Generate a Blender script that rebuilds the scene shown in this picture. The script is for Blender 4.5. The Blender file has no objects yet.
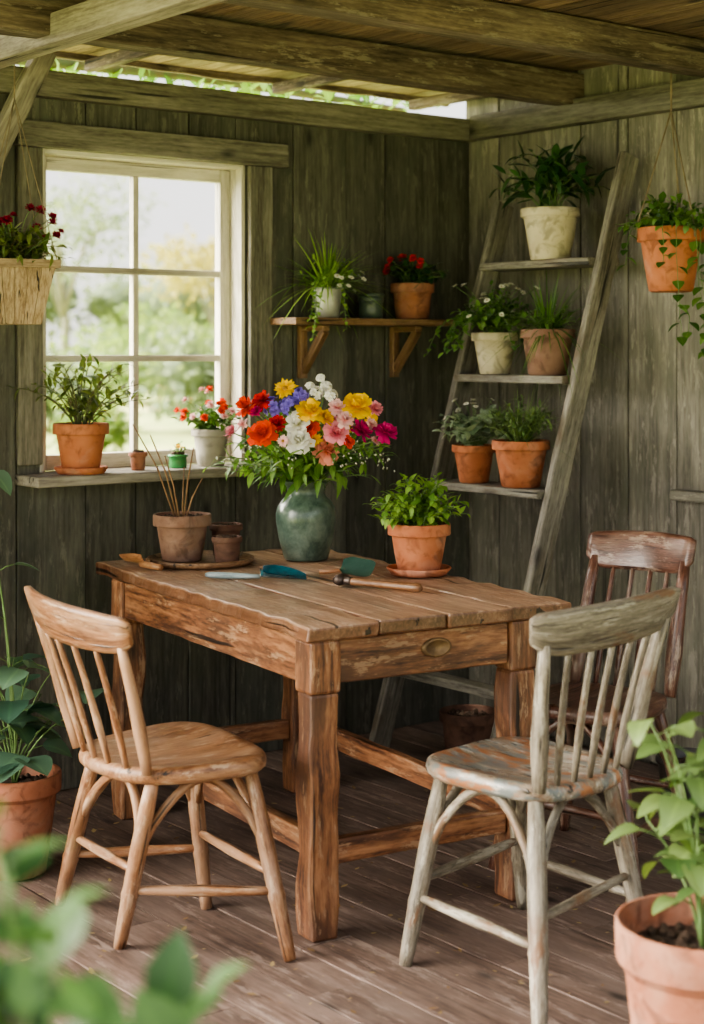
import bpy, math, random
from mathutils import Vector, Matrix, noise
R = random.Random(11)
TH = math.radians(38); C = math.cos(TH); S = math.sin(TH)
U0, W0 = 4.21, 4.65
F = 1630.0
V = Vector

def RW(u, w, z=0.0):
    return V((u - U0, w - W0, z))
def W(cx, d, z=0.0):
    return RW(C*cx + S*d, -S*cx + C*d, z)
def PX(px, py, z=None, d=None):
    r = (px-352)/F; s = (py-350)/F
    if d is None: d = (1.4-z)/s
    else: z = 1.4 - s*d
    return W(r*d, d, z)

COL = bpy.context.scene.collection
vsx = bpy.context.scene.view_settings
try:
    vsx.view_transform = 'AgX'; vsx.look = 'AgX - Medium High Contrast'
except Exception: pass

# ---------------------------------------------------------------- mesh builder
class MB:
    def __init__(s):
        s.v = []; s.f = []; s.g = []; s.t = []; s.m = []; s.sm = []
    def add(s, vs, fs, gc=None, tone=None, mat=0, smooth=False):
        b = len(s.v)
        if tone is None: tone = R.random()
        if gc is None:
            o = V((R.uniform(0, 9), R.uniform(0, 9), R.uniform(0, 9)))
            gc = [V(v)+o for v in vs]
        s.v += [tuple(v) for v in vs]; s.g += [tuple(g) for g in gc]
        s.t += [tone]*len(vs)
        for f in fs:
            s.f.append([i+b for i in f]); s.m.append(mat); s.sm.append(smooth)
    def beam(s, p0, p1, w, t, up=(0, 0, 1), seg=1, wob=0.0, mat=0, tone=None, taper=1.0, wf=9):
        p0 = V(p0); p1 = V(p1); a = (p1-p0); L = a.length; a.normalize()
        up = V(up); side = a.cross(up)
        if side.length < 1e-4: side = a.cross(V((1, 0, 0)))
        side.normalize(); u = side.cross(a)
        vs = []; gc = []; fs = []
        o = V((R.uniform(0, 9), R.uniform(0, 9), R.uniform(0, 9)))
        for i in range(seg+1):
            k = i/seg; c = p0+a*(L*k); sc = 1+(taper-1)*k
            for (x, y) in ((-1, -1), (1, -1), (1, 1), (-1, 1)):
                q = c + side*(x*w*.5*sc) + u*(y*t*.5*sc)
                if wob:
                    n = noise.noise_vector(q*wf+o)
                    q = q + side*(n.x*wob)+u*(n.y*wob*.5)
                vs.append(q); gc.append(V((L*k, x*w*.5, y*t*.5))+o)
        for i in range(seg):
            b = i*4
            for j in range(4):
                fs.append((b+j, b+(j+1) % 4, b+4+(j+1) % 4, b+4+j))
        fs.append((3, 2, 1, 0)); b = seg*4; fs.append((b, b+1, b+2, b+3))
        s.add(vs, fs, gc, tone, mat)
    def tube(s, path, rad, n=8, mat=0, tone=None, flat=1.0, cap=True):
        path = [V(p) for p in path]
        if not hasattr(rad, '__len__'): rad = [rad]*len(path)
        vs = []; gc = []; fs = []; o = V((R.uniform(0, 9), R.uniform(0, 9), R.uniform(0, 9)))
        t0 = (path[1]-path[0]).normalized()
        ref = V((0, 0, 1)) if abs(t0.z) < .9 else V((1, 0, 0))
        nx = t0.cross(ref).normalized(); L = 0
        for i, p in enumerate(path):
            if i == 0: t = t0
            elif i == len(path)-1: t = (path[i]-path[i-1]).normalized()
            else: t = (path[i+1]-path[i-1]).normalized()
            if i: L += (path[i]-path[i-1]).length
            nx = (nx - t*nx.dot(t)).normalized(); ny = t.cross(nx)
            for j in range(n):
                a = 2*math.pi*j/n
                q = p+nx*(math.cos(a)*rad[i])+ny*(math.sin(a)*rad[i]*flat)
                vs.append(q); gc.append(V((L, math.cos(a)*rad[i], math.sin(a)*rad[i]))+o)
        for i in range(len(path)-1):
            for j in range(n):
                fs.append((i*n+j, i*n+(j+1) % n, (i+1)*n+(j+1) % n, (i+1)*n+j))
        if cap:
            fs.append(tuple(range(n-1, -1, -1))); b = (len(path)-1)*n
            fs.append(tuple(range(b, b+n)))
        s.add(vs, fs, gc, tone, mat, True)
    def lathe(s, prof, n=36, c=(0, 0, 0), mat=0, tone=None, wob=0, sq=None):
        c = V(c); vs = []; fs = []
        for (r, z) in prof:
            for j in range(n):
                a = 2*math.pi*j/n; rr = max(r, 1e-5)
                if wob: rr *= 1+wob*noise.noise(V((math.cos(a)*2, math.sin(a)*2, z*20)))
                vs.append(c+V((rr*math.cos(a), rr*math.sin(a), z)))
        for i in range(len(prof)-1):
            for j in range(n):
                fs.append((i*n+j, i*n+(j+1) % n, (i+1)*n+(j+1) % n, (i+1)*n+j))
        s.add(vs, fs, None, tone, mat, True)
    def leaf(s, p, dr, up, L, Wd, bend=.3, fold=.2, k=4, shape=0, mat=0, tone=None):
        p = V(p); dr = V(dr).normalized(); side = dr.cross(V(up))
        if side.length < 1e-3: side = dr.cross(V((1, .3, 0)))
        side.normalize(); nr = side.cross(dr)
        vs = []; gc = []; fs = []
        o = R.random()*7
        for i in range(k+1):
            t = i/k
            if shape == 0: w = math.sin(math.pi*min(1, t**.8*.97+.03))
            elif shape == 1: w = (1-t)**.6*(.5+min(1, t*4)*.5)          # blade
            elif shape == 2: w = (.25+.75*math.sin(math.pi*.5*min(1, t*1.3)))*(1 if t < .75 else .75) # petal
            else: w = math.sin(math.pi*min(1, t**.6*.97+.03))**.7         # rounded
            w *= Wd*.5
            c = p+dr*(L*t*(1-.25*abs(bend)*t))-nr*(bend*L*t*t)
            vs += [c-side*w+nr*(fold*w), c, c+side*w+nr*(fold*w)]
            gc += [V((t, -1, o)), V((t, 0, o)), V((t, 1, o))]
        for i in range(k):
            b = i*3
            fs += [(b, b+1, b+4, b+3), (b+1, b+2, b+5, b+4)]
        s.add(vs, fs, gc, tone, mat, True)
    def obj(s, name, mats, parent=None, loc=None, bevel=0, rot=None):
        me = bpy.data.meshes.new(name)
        me.from_pydata(s.v, [], s.f)
        a = me.attributes.new('gc', 'FLOAT_VECTOR', 'POINT')
        a.data.foreach_set('vector', [x for g in s.g for x in g])
        a = me.attributes.new('tone', 'FLOAT', 'POINT'); a.data.foreach_set('value', s.t)
        if not isinstance(mats, (list, tuple)): mats = [mats]
        for m in mats: me.materials.append(m)
        me.polygons.foreach_set('material_index', s.m)
        me.polygons.foreach_set('use_smooth', s.sm)
        me.update()
        ob = bpy.data.objects.new(name, me); COL.objects.link(ob)
        if parent is not None: ob.parent = parent
        if loc is not None: ob.location = loc
        if rot is not None: ob.rotation_euler = rot
        if bevel:
            b = ob.modifiers.new('b', 'BEVEL'); b.width = bevel; b.segments = 2
            b.limit_method = 'ANGLE'; b.angle_limit = math.radians(50)
        return ob

def root(name, label, cat, loc, rotz=0, group=None):
    e = bpy.data.objects.new(name, None); e.empty_display_size = .1
    COL.objects.link(e); e.location = loc; e.rotation_euler = (0, 0, rotz)
    e['label'] = label; e['category'] = cat
    if group: e['group'] = group
    return e
def struct(o): o['kind'] = 'structure'; return o

# ---------------------------------------------------------------- materials
def newmat(name):
    m = bpy.data.materials.new(name); m.use_nodes = True
    return m, m.node_tree, m.node_tree.nodes['Principled BSDF']
def N(nt, t, **kw):
    n = nt.nodes.new(t)
    for k, v in kw.items(): setattr(n, k, v)
    return n
def ramp(nt, fac, stops):
    r = N(nt, 'ShaderNodeValToRGB'); e = r.color_ramp.elements
    while len(e) < len(stops): e.new(.5)
    for i, (p, c) in enumerate(stops):
        e[i].position = p; e[i].color = (c[0], c[1], c[2], 1) if hasattr(c, '__len__') else (c, c, c, 1)
    nt.links.new(fac, r.inputs[0]); return r.outputs[0]
def mixc(nt, fac, a, b, mode='MIX'):
    m = N(nt, 'ShaderNodeMix', data_type='RGBA', blend_type=mode)
    for sock, val in ((m.inputs[0], fac), (m.inputs[6], a), (m.inputs[7], b)):
        if isinstance(val, (int, float)): sock.default_value = val
        elif hasattr(val, '__len__'): sock.default_value = (val[0], val[1], val[2], 1)
        else: nt.links.new(val, sock)
    return m.outputs[2]
def noi(nt, vec, scale, detail=5, dist=0.0, rough=.55):
    n = N(nt, 'ShaderNodeTexNoise'); n.inputs['Scale'].default_value = scale
    n.inputs['Detail'].default_value = detail; n.inputs['Distortion'].default_value = dist
    n.inputs['Roughness'].default_value = rough
    if vec is not None: nt.links.new(vec, n.inputs['Vector'])
    return n.outputs['Fac']
def attr(nt, name):
    return N(nt, 'ShaderNodeAttribute', attribute_name=name)
def mapping(nt, vec, sc):
    m = N(nt, 'ShaderNodeMapping'); m.inputs['Scale'].default_value = sc
    nt.links.new(vec, m.inputs['Vector']); return m.outputs[0]
def bump(nt, bs, h, st=.3, dist=.01):
    b = N(nt, 'ShaderNodeBump'); b.inputs['Strength'].default_value = st; b.inputs['Distance'].default_value = dist
    nt.links.new(h, b.inputs['Height']); nt.links.new(b.outputs[0], bs.inputs['Normal'])

def wood(name, dk, md, lt, patch=None, pamt=(.5, .65), rough=.65, bst=.6, gs=(2.2, 38, 38), tonev=.35, pscale=(3, 9, 9), scuff=None, patch2=None, knots=True, edge=None, crack=.30, cdark=.12):
    m, nt, bs = newmat(name)
    g = attr(nt, 'gc').outputs['Vector']
    g1 = noi(nt, mapping(nt, g, gs), 1, 6, .25, .6)
    g2 = noi(nt, mapping(nt, g, (gs[0]*2.5, gs[1]*4, gs[2]*4)), 1, 4, .1, .6)
    g3 = noi(nt, mapping(nt, g, (gs[0]*14, gs[1]*7, gs[2]*7)), 1, 3, 0, .6)
    ma = N(nt, 'ShaderNodeMath', operation='MULTIPLY_ADD'); ma.inputs[1].default_value = .4
    mb_ = N(nt, 'ShaderNodeMath', operation='MULTIPLY'); mb_.inputs[1].default_value = .37
    mc = N(nt, 'ShaderNodeMath', operation='MULTIPLY_ADD'); mc.inputs[1].default_value = .23
    nt.links.new(g1, mb_.inputs[0]); nt.links.new(g2, ma.inputs[0]); nt.links.new(mb_.outputs[0], ma.inputs[2])
    nt.links.new(g3, mc.inputs[0]); nt.links.new(ma.outputs[0], mc.inputs[2]); gr = mc.outputs[0]
    col = ramp(nt, gr, [(.40, dk), (.5, md), (.61, lt)])
    big = noi(nt, mapping(nt, g, pscale), 1, 6, .4, .6)
    if patch is not None:
        f = ramp(nt, big, [(pamt[0], 0), (pamt[1], .85)])
        col = mixc(nt, f, col, patch)
    if patch2 is not None:
        f = ramp(nt, noi(nt, mapping(nt, g, tuple(x*1.3 for x in pscale)), 1.7, 6, .4, .65), [(.5, 0), (.55, .85)])
        col = mixc(nt, f, col, patch2)
    if scuff is not None:
        sf = ramp(nt, noi(nt, mapping(nt, g, (7, 34, 34)), 1, 8, .1, .75), [(.55, 0), (.6, .85)])
        col = mixc(nt, sf, col, scuff)
    cr = noi(nt, mapping(nt, g, (gs[0]*.6, gs[1]*1.7, gs[2]*1.7)), 1, 2, .2)
    cf = ramp(nt, cr, [(crack, cdark), (crack+.04, 1.0)])
    col = mixc(nt, 1.0, col, cf, 'MULTIPLY')
    if knots:
        vo = N(nt, 'ShaderNodeTexVoronoi'); vo.inputs['Scale'].default_value = 1
        nt.links.new(mapping(nt, g, (3.2, 7, 7)), vo.inputs['Vector'])
        col = mixc(nt, 1.0, col, ramp(nt, vo.outputs['Distance'], [(.05, .25), (.13, .8), (.2, 1)]), 'MULTIPLY')
    gm = noi(nt, mapping(nt, g, (1.5, 5, 5)), 1, 6, .3, .65)
    col = mixc(nt, 1.0, col, ramp(nt, gm, [(.33, .55), (.6, 1.0)]), 'MULTIPLY')
    tn = ramp(nt, attr(nt, 'tone').outputs['Fac'], [(0, 1-tonev), (1, 1)])
    col = mixc(nt, 1.0, col, tn, 'MULTIPLY')
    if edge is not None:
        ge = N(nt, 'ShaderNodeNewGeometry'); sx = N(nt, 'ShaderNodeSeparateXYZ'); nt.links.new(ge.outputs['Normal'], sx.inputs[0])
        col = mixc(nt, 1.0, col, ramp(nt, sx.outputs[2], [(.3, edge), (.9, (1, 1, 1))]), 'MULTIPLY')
    nt.links.new(col, bs.inputs['Base Color'])
    rr = N(nt, 'ShaderNodeMapRange'); rr.inputs[3].default_value = rough-.12; rr.inputs[4].default_value = rough+.15
    nt.links.new(big, rr.inputs[0]); nt.links.new(rr.outputs[0], bs.inputs['Roughness'])
    ad = N(nt, 'ShaderNodeMath', operation='ADD'); nt.links.new(gr, ad.inputs[0]); nt.links.new(cf, ad.inputs[1])
    bump(nt, bs, ad.outputs[0], bst, .003)
    return m

def clay(name, a, b, dust=(.6, .5, .42), damt=(.55, .75), rough=.85, spec=.3, dmax=.45):
    m, nt, bs = newmat(name)
    g = attr(nt, 'gc').outputs['Vector']
    col = ramp(nt, noi(nt, g, 14, 5), [(.3, a), (.7, b)])
    f = ramp(nt, noi(nt, g, 9, 6, .5), [(damt[0], 0), (damt[1], dmax)])
    col = mixc(nt, f, col, dust)
    col = mixc(nt, 1.0, col, ramp(nt, noi(nt, g, 22, 6, .8), [(.35, .6), (.5, 1.0)]), 'MULTIPLY')
    nt.links.new(col, bs.inputs['Base Color']); bs.inputs['Roughness'].default_value = rough
    bs.inputs['Specular IOR Level'].default_value = spec
    bump(nt, bs, noi(nt, g, 90, 4), .25, .003)
    return m

def leafm(name, a, b, trans=.3, rough=.45):
    m, nt, bs = newmat(name)
    t = attr(nt, 'tone').outputs['Fac']
    gx = N(nt, 'ShaderNodeSeparateXYZ'); nt.links.new(attr(nt, 'gc').outputs['Vector'], gx.inputs[0])
    col = ramp(nt, t, [(0, a), (1, b)])
    ab = N(nt, 'ShaderNodeMath', operation='ABSOLUTE'); nt.links.new(gx.outputs[1], ab.inputs[0])
    f = ramp(nt, ab.outputs[0], [(0.0, 1), (.18, 0)])
    col = mixc(nt, 1.0, col, mixc(nt, f, (1, 1, 1), (1.35, 1.35, 1.2)), 'MULTIPLY')
    nt.links.new(col, bs.inputs['Base Color']); bs.inputs['Roughness'].default_value = rough
    tr = N(nt, 'ShaderNodeBsdfTranslucent'); nt.links.new(mixc(nt, 1.0, col, (1.2, 1.25, .6), 'MULTIPLY'), tr.inputs[0])
    mx = N(nt, 'ShaderNodeMixShader'); mx.inputs[0].default_value = trans
    out = nt.nodes['Material Output']
    nt.links.new(bs.outputs[0], mx.inputs[1]); nt.links.new(tr.outputs[0], mx.inputs[2]); nt.links.new(mx.outputs[0], out.inputs[0])
    return m
def petal(name, a, b, trans=.25):
    m, nt, bs = newmat(name)
    gx = N(nt, 'ShaderNodeSeparateXYZ'); nt.links.new(attr(nt, 'gc').outputs['Vector'], gx.inputs[0])
    col = ramp(nt, gx.outputs[0], [(0.05, a), (.7, b)])
    col = mixc(nt, 1.0, col, ramp(nt, attr(nt, 'tone').outputs['Fac'], [(0, .72), (1, 1.0)]), 'MULTIPLY')
    nt.links.new(col, bs.inputs['Base Color']); bs.inputs['Roughness'].default_value = .7
    bs.inputs['Specular IOR Level'].default_value = .2
    tr = N(nt, 'ShaderNodeBsdfTranslucent'); nt.links.new(col, tr.inputs[0])
    mx = N(nt, 'ShaderNodeMixShader'); mx.inputs[0].default_value = trans
    out = nt.nodes['Material Output']
    nt.links.new(bs.outputs[0], mx.inputs[1]); nt.links.new(tr.outputs[0], mx.inputs[2]); nt.links.new(mx.outputs[0], out.inputs[0])
    return m
def plain(name, a, b=None, rough=.5, metal=0, sc=20, bst=0.0, coat=0):
    m, nt, bs = newmat(name)
    g = attr(nt, 'gc').outputs['Vector']
    b = b or tuple(x*.75 for x in a)
    h = noi(nt, g, sc, 6, .3, .65)
    nt.links.new(ramp(nt, h, [(.38, a), (.6, b)]), bs.inputs['Base Color'])
    bs.inputs['Roughness'].default_value = rough; bs.inputs['Metallic'].default_value = metal
    bs.inputs['Coat Weight'].default_value = coat
    if bst: bump(nt, bs, h, bst, .004)
    return m

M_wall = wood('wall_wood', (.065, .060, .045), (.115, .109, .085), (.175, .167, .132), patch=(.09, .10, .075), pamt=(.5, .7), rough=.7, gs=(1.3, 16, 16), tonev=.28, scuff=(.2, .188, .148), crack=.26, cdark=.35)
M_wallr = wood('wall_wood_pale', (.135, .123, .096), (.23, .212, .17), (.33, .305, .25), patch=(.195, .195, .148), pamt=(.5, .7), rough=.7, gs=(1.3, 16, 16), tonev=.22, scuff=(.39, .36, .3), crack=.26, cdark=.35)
M_trimw = wood('trim_wood', (.09, .08, .06), (.17, .157, .122), (.26, .24, .195), rough=.8, gs=(2, 22, 22), tonev=.2)
M_beam = wood('beam_wood', (.07, .05, .036), (.165, .122, .09), (.27, .212, .165), rough=.8, gs=(2, 22, 22), tonev=.25, scuff=(.32, .27, .215))
M_beamp = wood('pale_beam_wood', (.17, .145, .115), (.32, .285, .235), (.43, .39, .33), rough=.8, gs=(2, 22, 22), tonev=.15)
M_ceil = wood('ceiling_wood', (.13, .08, .048), (.31, .21, .135), (.44, .33, .225), rough=.8, gs=(2, 22, 22), tonev=.4)
M_floor = wood('floor_wood', (.085, .054, .042), (.178, .118, .093), (.27, .192, .157), patch=(.24, .172, .142), pamt=(.45, .7), rough=.6, gs=(1.6, 18, 18), tonev=.25, scuff=(.33, .25, .21), crack=.27, cdark=.3)
M_cream = wood('cream_paint', (.5, .45, .35), (.66, .61, .51), (.75, .7, .61), rough=.55, gs=(2, 30, 30), bst=.2, tonev=.1, knots=False)
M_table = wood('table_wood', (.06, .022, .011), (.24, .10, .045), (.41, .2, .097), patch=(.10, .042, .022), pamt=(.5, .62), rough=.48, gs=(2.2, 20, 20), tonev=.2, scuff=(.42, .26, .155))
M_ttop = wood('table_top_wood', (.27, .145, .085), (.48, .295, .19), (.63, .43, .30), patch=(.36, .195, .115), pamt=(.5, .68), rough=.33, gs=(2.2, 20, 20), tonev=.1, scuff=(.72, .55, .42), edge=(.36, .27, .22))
M_ch1 = wood('warm_chair_wood', (.13, .052, .022), (.30, .14, .066), (.46, .26, .14), patch=(.40, .24, .145), pamt=(.45, .6), rough=.36, gs=(4, 40, 40), tonev=.12, scuff=(.52, .36, .24), knots=False)
M_ch2 = wood('weathered_chair_wood', (.085, .068, .048), (.2, .17, .125), (.33, .29, .225), patch=(.17, .085, .04), pamt=(.54, .62), rough=.52, gs=(4, 40, 40), tonev=.15, pscale=(7, 14, 14), scuff=(.40, .37, .3), knots=False)
M_ch2s = wood('weathered_seat_wood', (.18, .12, .08), (.3, .24, .18), (.4, .36, .3), patch=(.36, .14, .05), pamt=(.49, .545), rough=.28, gs=(5, 30, 30), tonev=.1, pscale=(6, 13, 13), scuff=(.56, .52, .45), patch2=(.16, .19, .19), knots=False)
M_ch3 = wood('dark_chair_wood', (.045, .018, .012), (.125, .055, .036), (.23, .12, .085), patch=(.24, .17, .13), pamt=(.5, .64), rough=.3, gs=(4, 40, 40), tonev=.15, scuff=(.34, .25, .19), knots=False)
M_lad = wood('ladder_wood', (.11, .098, .077), (.235, .215, .175), (.36, .33, .275), patch=(.14, .10, .065), pamt=(.53, .66), rough=.72, gs=(3, 28, 28), tonev=.15)
M_shelf = wood('shelf_wood', (.13, .065, .028), (.27, .15, .075), (.4, .25, .14), rough=.6, gs=(3, 34, 34), tonev=.15)
M_terra = clay('terracotta', (.37, .12, .055), (.47, .18, .09), dmax=.25)
M_terrao = clay('aged_terracotta', (.27, .10, .055), (.37, .155, .09), damt=(.48, .7), dmax=.28, dust=(.40, .31, .25))
M_terrab = clay('brown_clay', (.17, .09, .06), (.26, .155, .11), dust=(.36, .29, .24))
M_terrad = clay('dark_clay', (.085, .042, .03), (.15, .08, .055), dust=(.2, .15, .12))
M_creamp = clay('cream_clay', (.5, .43, .29), (.62, .55, .40), dust=(.42, .36, .26))
M_greyp = clay('grey_clay', (.3, .28, .23), (.42, .39, .33), dust=(.5, .48, .42))
M_metalp = plain('zinc', (.5, .5, .47), (.38, .38, .35), .45, .6)
M_black = plain('black_plastic', (.025, .022, .02), (.045, .038, .035), .45)
M_vase = plain('green_glaze', (.045, .078, .06), (.15, .2, .16), .28, 0, 16, .15, .3)
M_jar = plain('dark_glaze', (.045, .065, .055), (.08, .105, .085), .3, 0, 12)
M_jarg = plain('green_glass_glaze', (.03, .25, .07), (.05, .16, .05), .2, 0, 12)
M_soil = plain('soil', (.03, .018, .011), (.10, .062, .04), .95, 0, 90, 1.0)
M_teal = plain('teal_enamel', (.01, .12, .16), (.012, .07, .10), .22, .3, 30, 0, .4)
M_tealg = plain('green_steel', (.028, .075, .058), (.045, .10, .078), .35, .3, 30)
M_steel = plain('steel', (.45, .45, .43), (.3, .3, .28), .35, .9, 40)
M_iron = plain('dark_iron', (.13, .10, .085), (.07, .05, .04), .45, .6, 40)
M_handle = wood('handle_wood', (.24, .10, .04), (.42, .2, .09), (.55, .31, .16), rough=.4, gs=(8, 60, 60), knots=False)
M_paleh = wood('pale_handle', (.2, .28, .30), (.3, .38, .40), (.42, .5, .51), rough=.4, gs=(8, 60, 60), knots=False)
M_bamb = plain('dry_twig', (.26, .15, .075), (.16, .09, .045), .7)
M_cord = plain('cord', (.25, .2, .13), (.16, .12, .08), .9)
M_stem = plain('green_stem', (.09, .17, .045), (.13, .2, .07), .6)
M_stemb = plain('brown_stem', (.14, .10, .05), (.10, .13, .05), .7)
M_bark = plain('pale_bark', (.26, .24, .18), (.2, .2, .13), .9, 0, 4)
M_wick = wood('planter_boards', (.2, .13, .07), (.35, .25, .155), (.47, .36, .24), rough=.8, gs=(4, 40, 40), knots=False, tonev=.12)
M_brass = plain('aged_brass', (.22, .14, .07), (.12, .075, .04), .5, .5)
L_mid = leafm('leaf_mid', (.03, .09, .018), (.14, .25, .06))
L_lime = leafm('leaf_lime', (.10, .22, .035), (.28, .42, .09), .35)
L_dark = leafm('leaf_dark', (.012, .045, .016), (.05, .12, .036), .15, .35)
L_blue = leafm('leaf_bluegreen', (.03, .075, .05), (.11, .19, .12), .2)
L_grey = leafm('leaf_silvergreen', (.17, .24, .16), (.36, .43, .32), .2)
L_oliv = leafm('leaf_olive', (.06, .10, .02), (.19, .23, .07), .25)
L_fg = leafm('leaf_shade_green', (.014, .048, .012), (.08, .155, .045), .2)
L_br = leafm('leaf_soft_green', (.05, .10, .028), (.18, .25, .085), .25)
L_bq = leafm('leaf_bouquet', (.06, .15, .024), (.21, .35, .085), .35)
L_dry = leafm('leaf_dry', (.16, .09, .045), (.32, .25, .12), .2)
L_yel = leafm('leaf_yellow', (.32, .28, .08), (.48, .41, .14), .4, .7)
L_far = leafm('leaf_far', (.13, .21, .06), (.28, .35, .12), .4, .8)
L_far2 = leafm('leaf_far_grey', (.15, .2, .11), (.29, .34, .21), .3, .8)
P = {
 'red': petal('petal_red', (.3, .006, .004), (.68, .02, .01)),
 'ored': petal('petal_orange_red', (.55, .03, .004), (.85, .08, .015)),
 'yel': petal('petal_yellow', (.8, .32, .004), (.92, .6, .015)),
 'oyel': petal('petal_amber', (.78, .24, .004), (.9, .46, .015)),
 'vio': petal('petal_violet', (.09, .045, .36), (.23, .17, .66)),
 'whi': petal('petal_white', (.7, .68, .45), (.9, .89, .84)),
 'sal': petal('petal_salmon', (.75, .15, .08), (.88, .36, .27)),
 'pink': petal('petal_pink', (.7, .09, .18), (.88, .34, .42)),
 'lpink': petal('petal_pale_pink', (.8, .27, .3), (.92, .6, .6)),
 'mag': petal('petal_magenta', (.3, .006, .08), (.62, .03, .2)),
 'wine': petal('petal_wine', (.12, .004, .016), (.3, .012, .05)),
}
M_cent = plain('flower_centre', (.45, .25, .02), (.25, .12, .02), .8, 0, 200, .5)

# ---------------------------------------------------------------- camera
cam = bpy.data.cameras.new('camera'); co = bpy.data.objects.new('camera', cam); COL.objects.link(co)
co.location = W(0, 0, 1.4); co.rotation_euler = (math.radians(90), 0, -TH)
cam.sensor_fit = 'AUTO'; cam.sensor_width = 36; cam.lens = F/1024*36; cam.shift_y = -162/1024
cam.clip_end = 500; cam.clip_start = .05
cam.dof.use_dof = True; cam.dof.focus_distance = 4.5; cam.dof.aperture_fstop = 2.8
bpy.context.scene.camera = co

# ---------------------------------------------------------------- light: hazy sky with bright glow around the veiled sun side
wd = bpy.data.worlds.new('World'); bpy.context.scene.world = wd; wd.use_nodes = True
nt = wd.node_tree; bg = nt.nodes['Background']
tc = N(nt, 'ShaderNodeTexCoord'); sp = N(nt, 'ShaderNodeSeparateXYZ'); nt.links.new(tc.outputs['Generated'], sp.inputs[0])
cc = ramp(nt, sp.outputs[2], [(0.0, (.9, .87, .83)), (.35, (.86, .88, .9)), (1.0, (.68, .76, .87))])
gd = (W(-.9, .12)-W(0, 0)); gd.z = .40; gd.normalize()
dt = N(nt, 'ShaderNodeVectorMath', operation='DOT_PRODUCT'); nt.links.new(tc.outputs['Generated'], dt.inputs[0]); dt.inputs[1].default_value = gd
glow = ramp(nt, dt.outputs['Value'], [(.5, 0), (.8, .4), (1.0, 1)])
add = N(nt, 'ShaderNodeMix', data_type='RGBA', blend_type='ADD'); add.inputs[0].default_value = 1
gsc = mixc(nt, 1.0, glow, (16.5, 15.4, 13.6), 'MULTIPLY')
nt.links.new(cc, add.inputs[6]); nt.links.new(gsc, add.inputs[7])
nt.links.new(add.outputs[2], bg.inputs[0]); bg.inputs[1].default_value = 2.25
sl = bpy.data.lights.new('sun', 'SUN'); so = bpy.data.objects.new('sun', sl); COL.objects.link(so)
sl.energy = 8.5; sl.angle = math.radians(2); sl.color = (1, .93, .8)
so.rotation_euler = V((.5, -.28, -.82)).to_track_quat('-Z', 'Y').to_euler(); so.location = (-6, 2, 6)

# ---------------------------------------------------------------- room shell
def planks_wall():
    mb = MB(); wl, wr, zb, zt = 2.386, 3.166, 1.0, 2.04
    u = .3
    edges = [u]
    while u < U0-.08:
        u += R.uniform(.18, .26); edges.append(min(u, U0))
    if edges[-1] < U0: edges.append(U0)
    for a, b in zip(edges[:-1], edges[1:]):
        if b-a < .02: continue
        t = R.random(); off = R.uniform(0, .007)
        def pl(z0, z1, aa, bb):
            mb.beam(RW((aa+bb)/2, W0+.012+off, z0), RW((aa+bb)/2, W0+.012+off, z1), bb-aa-.0045, .024, up=(0, 1, 0), seg=8, wob=.0016, tone=t)
        if b <= wl or a >= wr: pl(0, 2.24, a, b)
        else:
            pl(0, zb, a, b); pl(zt, 2.24, a, b)
            if a < wl-.02: pl(zb, zt, a, wl)
            if b > wr+.02: pl(zb, zt, wr, b)
    y = W0+.038
    for (a, b, z0, z1) in ((.3, wl, -.08, 2.24), (wr, U0+.04, -.08, 2.24), (wl, wr, -.08, zb), (wl, wr, zt, 2.24)):
        mb.beam(RW((a+b)/2, y, z0), RW((a+b)/2, y, z1), b-a, .01, up=(0, 1, 0), tone=0)
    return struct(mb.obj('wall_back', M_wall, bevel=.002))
planks_wall()
mb = MB(); w = W0+.03
while w > .6:
    b = w; w -= R.uniform(.18, .25); off = R.uniform(0, .006)
    mb.beam(RW(U0+.012+off, (w+b)/2, 0), RW(U0+.012+off, (w+b)/2, 2.40), b-w-.005, .024, up=(1, 0, 0), seg=8, wob=.0016)
mb.beam(RW(U0+.036, 2.6, -.08), RW(U0+.036, 2.6, 2.41), 4.2, .01, up=(1, 0, 0), tone=0)
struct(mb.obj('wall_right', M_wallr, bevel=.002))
mb = MB(); x = -.3
while x < U0+.02:
    b = min(x+.15, U0)
    if b-x > .03:
        cuts = [-1.2, R.uniform(.3, 1.6), R.uniform(2.2, 3.6), W0+.02]
        for c0, c1 in zip(cuts[:-1], cuts[1:]):
            mb.beam(RW((x+b)/2, c0+.001, -.015-R.uniform(0, .003)), RW((x+b)/2, c1-.001, -.015-R.uniform(0, .003)), b-x-.0035, .03, seg=2)
    x += .15
mb.beam(RW(1.95, -1.2, -.035), RW(1.95, W0+.03, -.035), 4.55, .01, tone=0)
struct(mb.obj('floor', M_floor, bevel=.0015))
mb = MB(); x = -.4
while x < U0+.05:
    mb.beam(RW(x+.07, 1.2, 2.405+R.uniform(0, .004)), RW(x+.07, W0+.25+R.uniform(-.03, .03), 2.405), .136, .02, seg=2)
    x += .14
mb.beam(RW(1.95, 1.2, 2.42), RW(1.95, W0+.22, 2.42), 4.7, .006, tone=0)
struct(mb.obj('ceiling', M_ceil))
tn = [0]
def trim(p0, p1, w, t, m, up=(0, 0, 1), seg=8, wob=.003, bev=.005, tone=None):
    tn[0] += 1; mb = MB(); mb.beam(p0, p1, w, t, up=up, seg=seg, wob=wob, tone=tone)
    return struct(mb.obj('trim_%d' % tn[0], m, bevel=bev))
trim(RW(.3, W0-.02, 2.236), RW(U0-.01, W0-.02, 2.236), .05, .085, M_trimw, wob=.005, seg=16)         # back plate
trim(RW(U0-.025, .8, 2.243), RW(U0-.025, W0-.05, 2.243), .055, .088, M_trimw)      # right plate
trim(RW(.2, W0+.24, 2.388), RW(U0+.1, W0+.24, 2.388), .025, .03, M_beam, seg=40, wob=.016)  # ragged eave board
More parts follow.
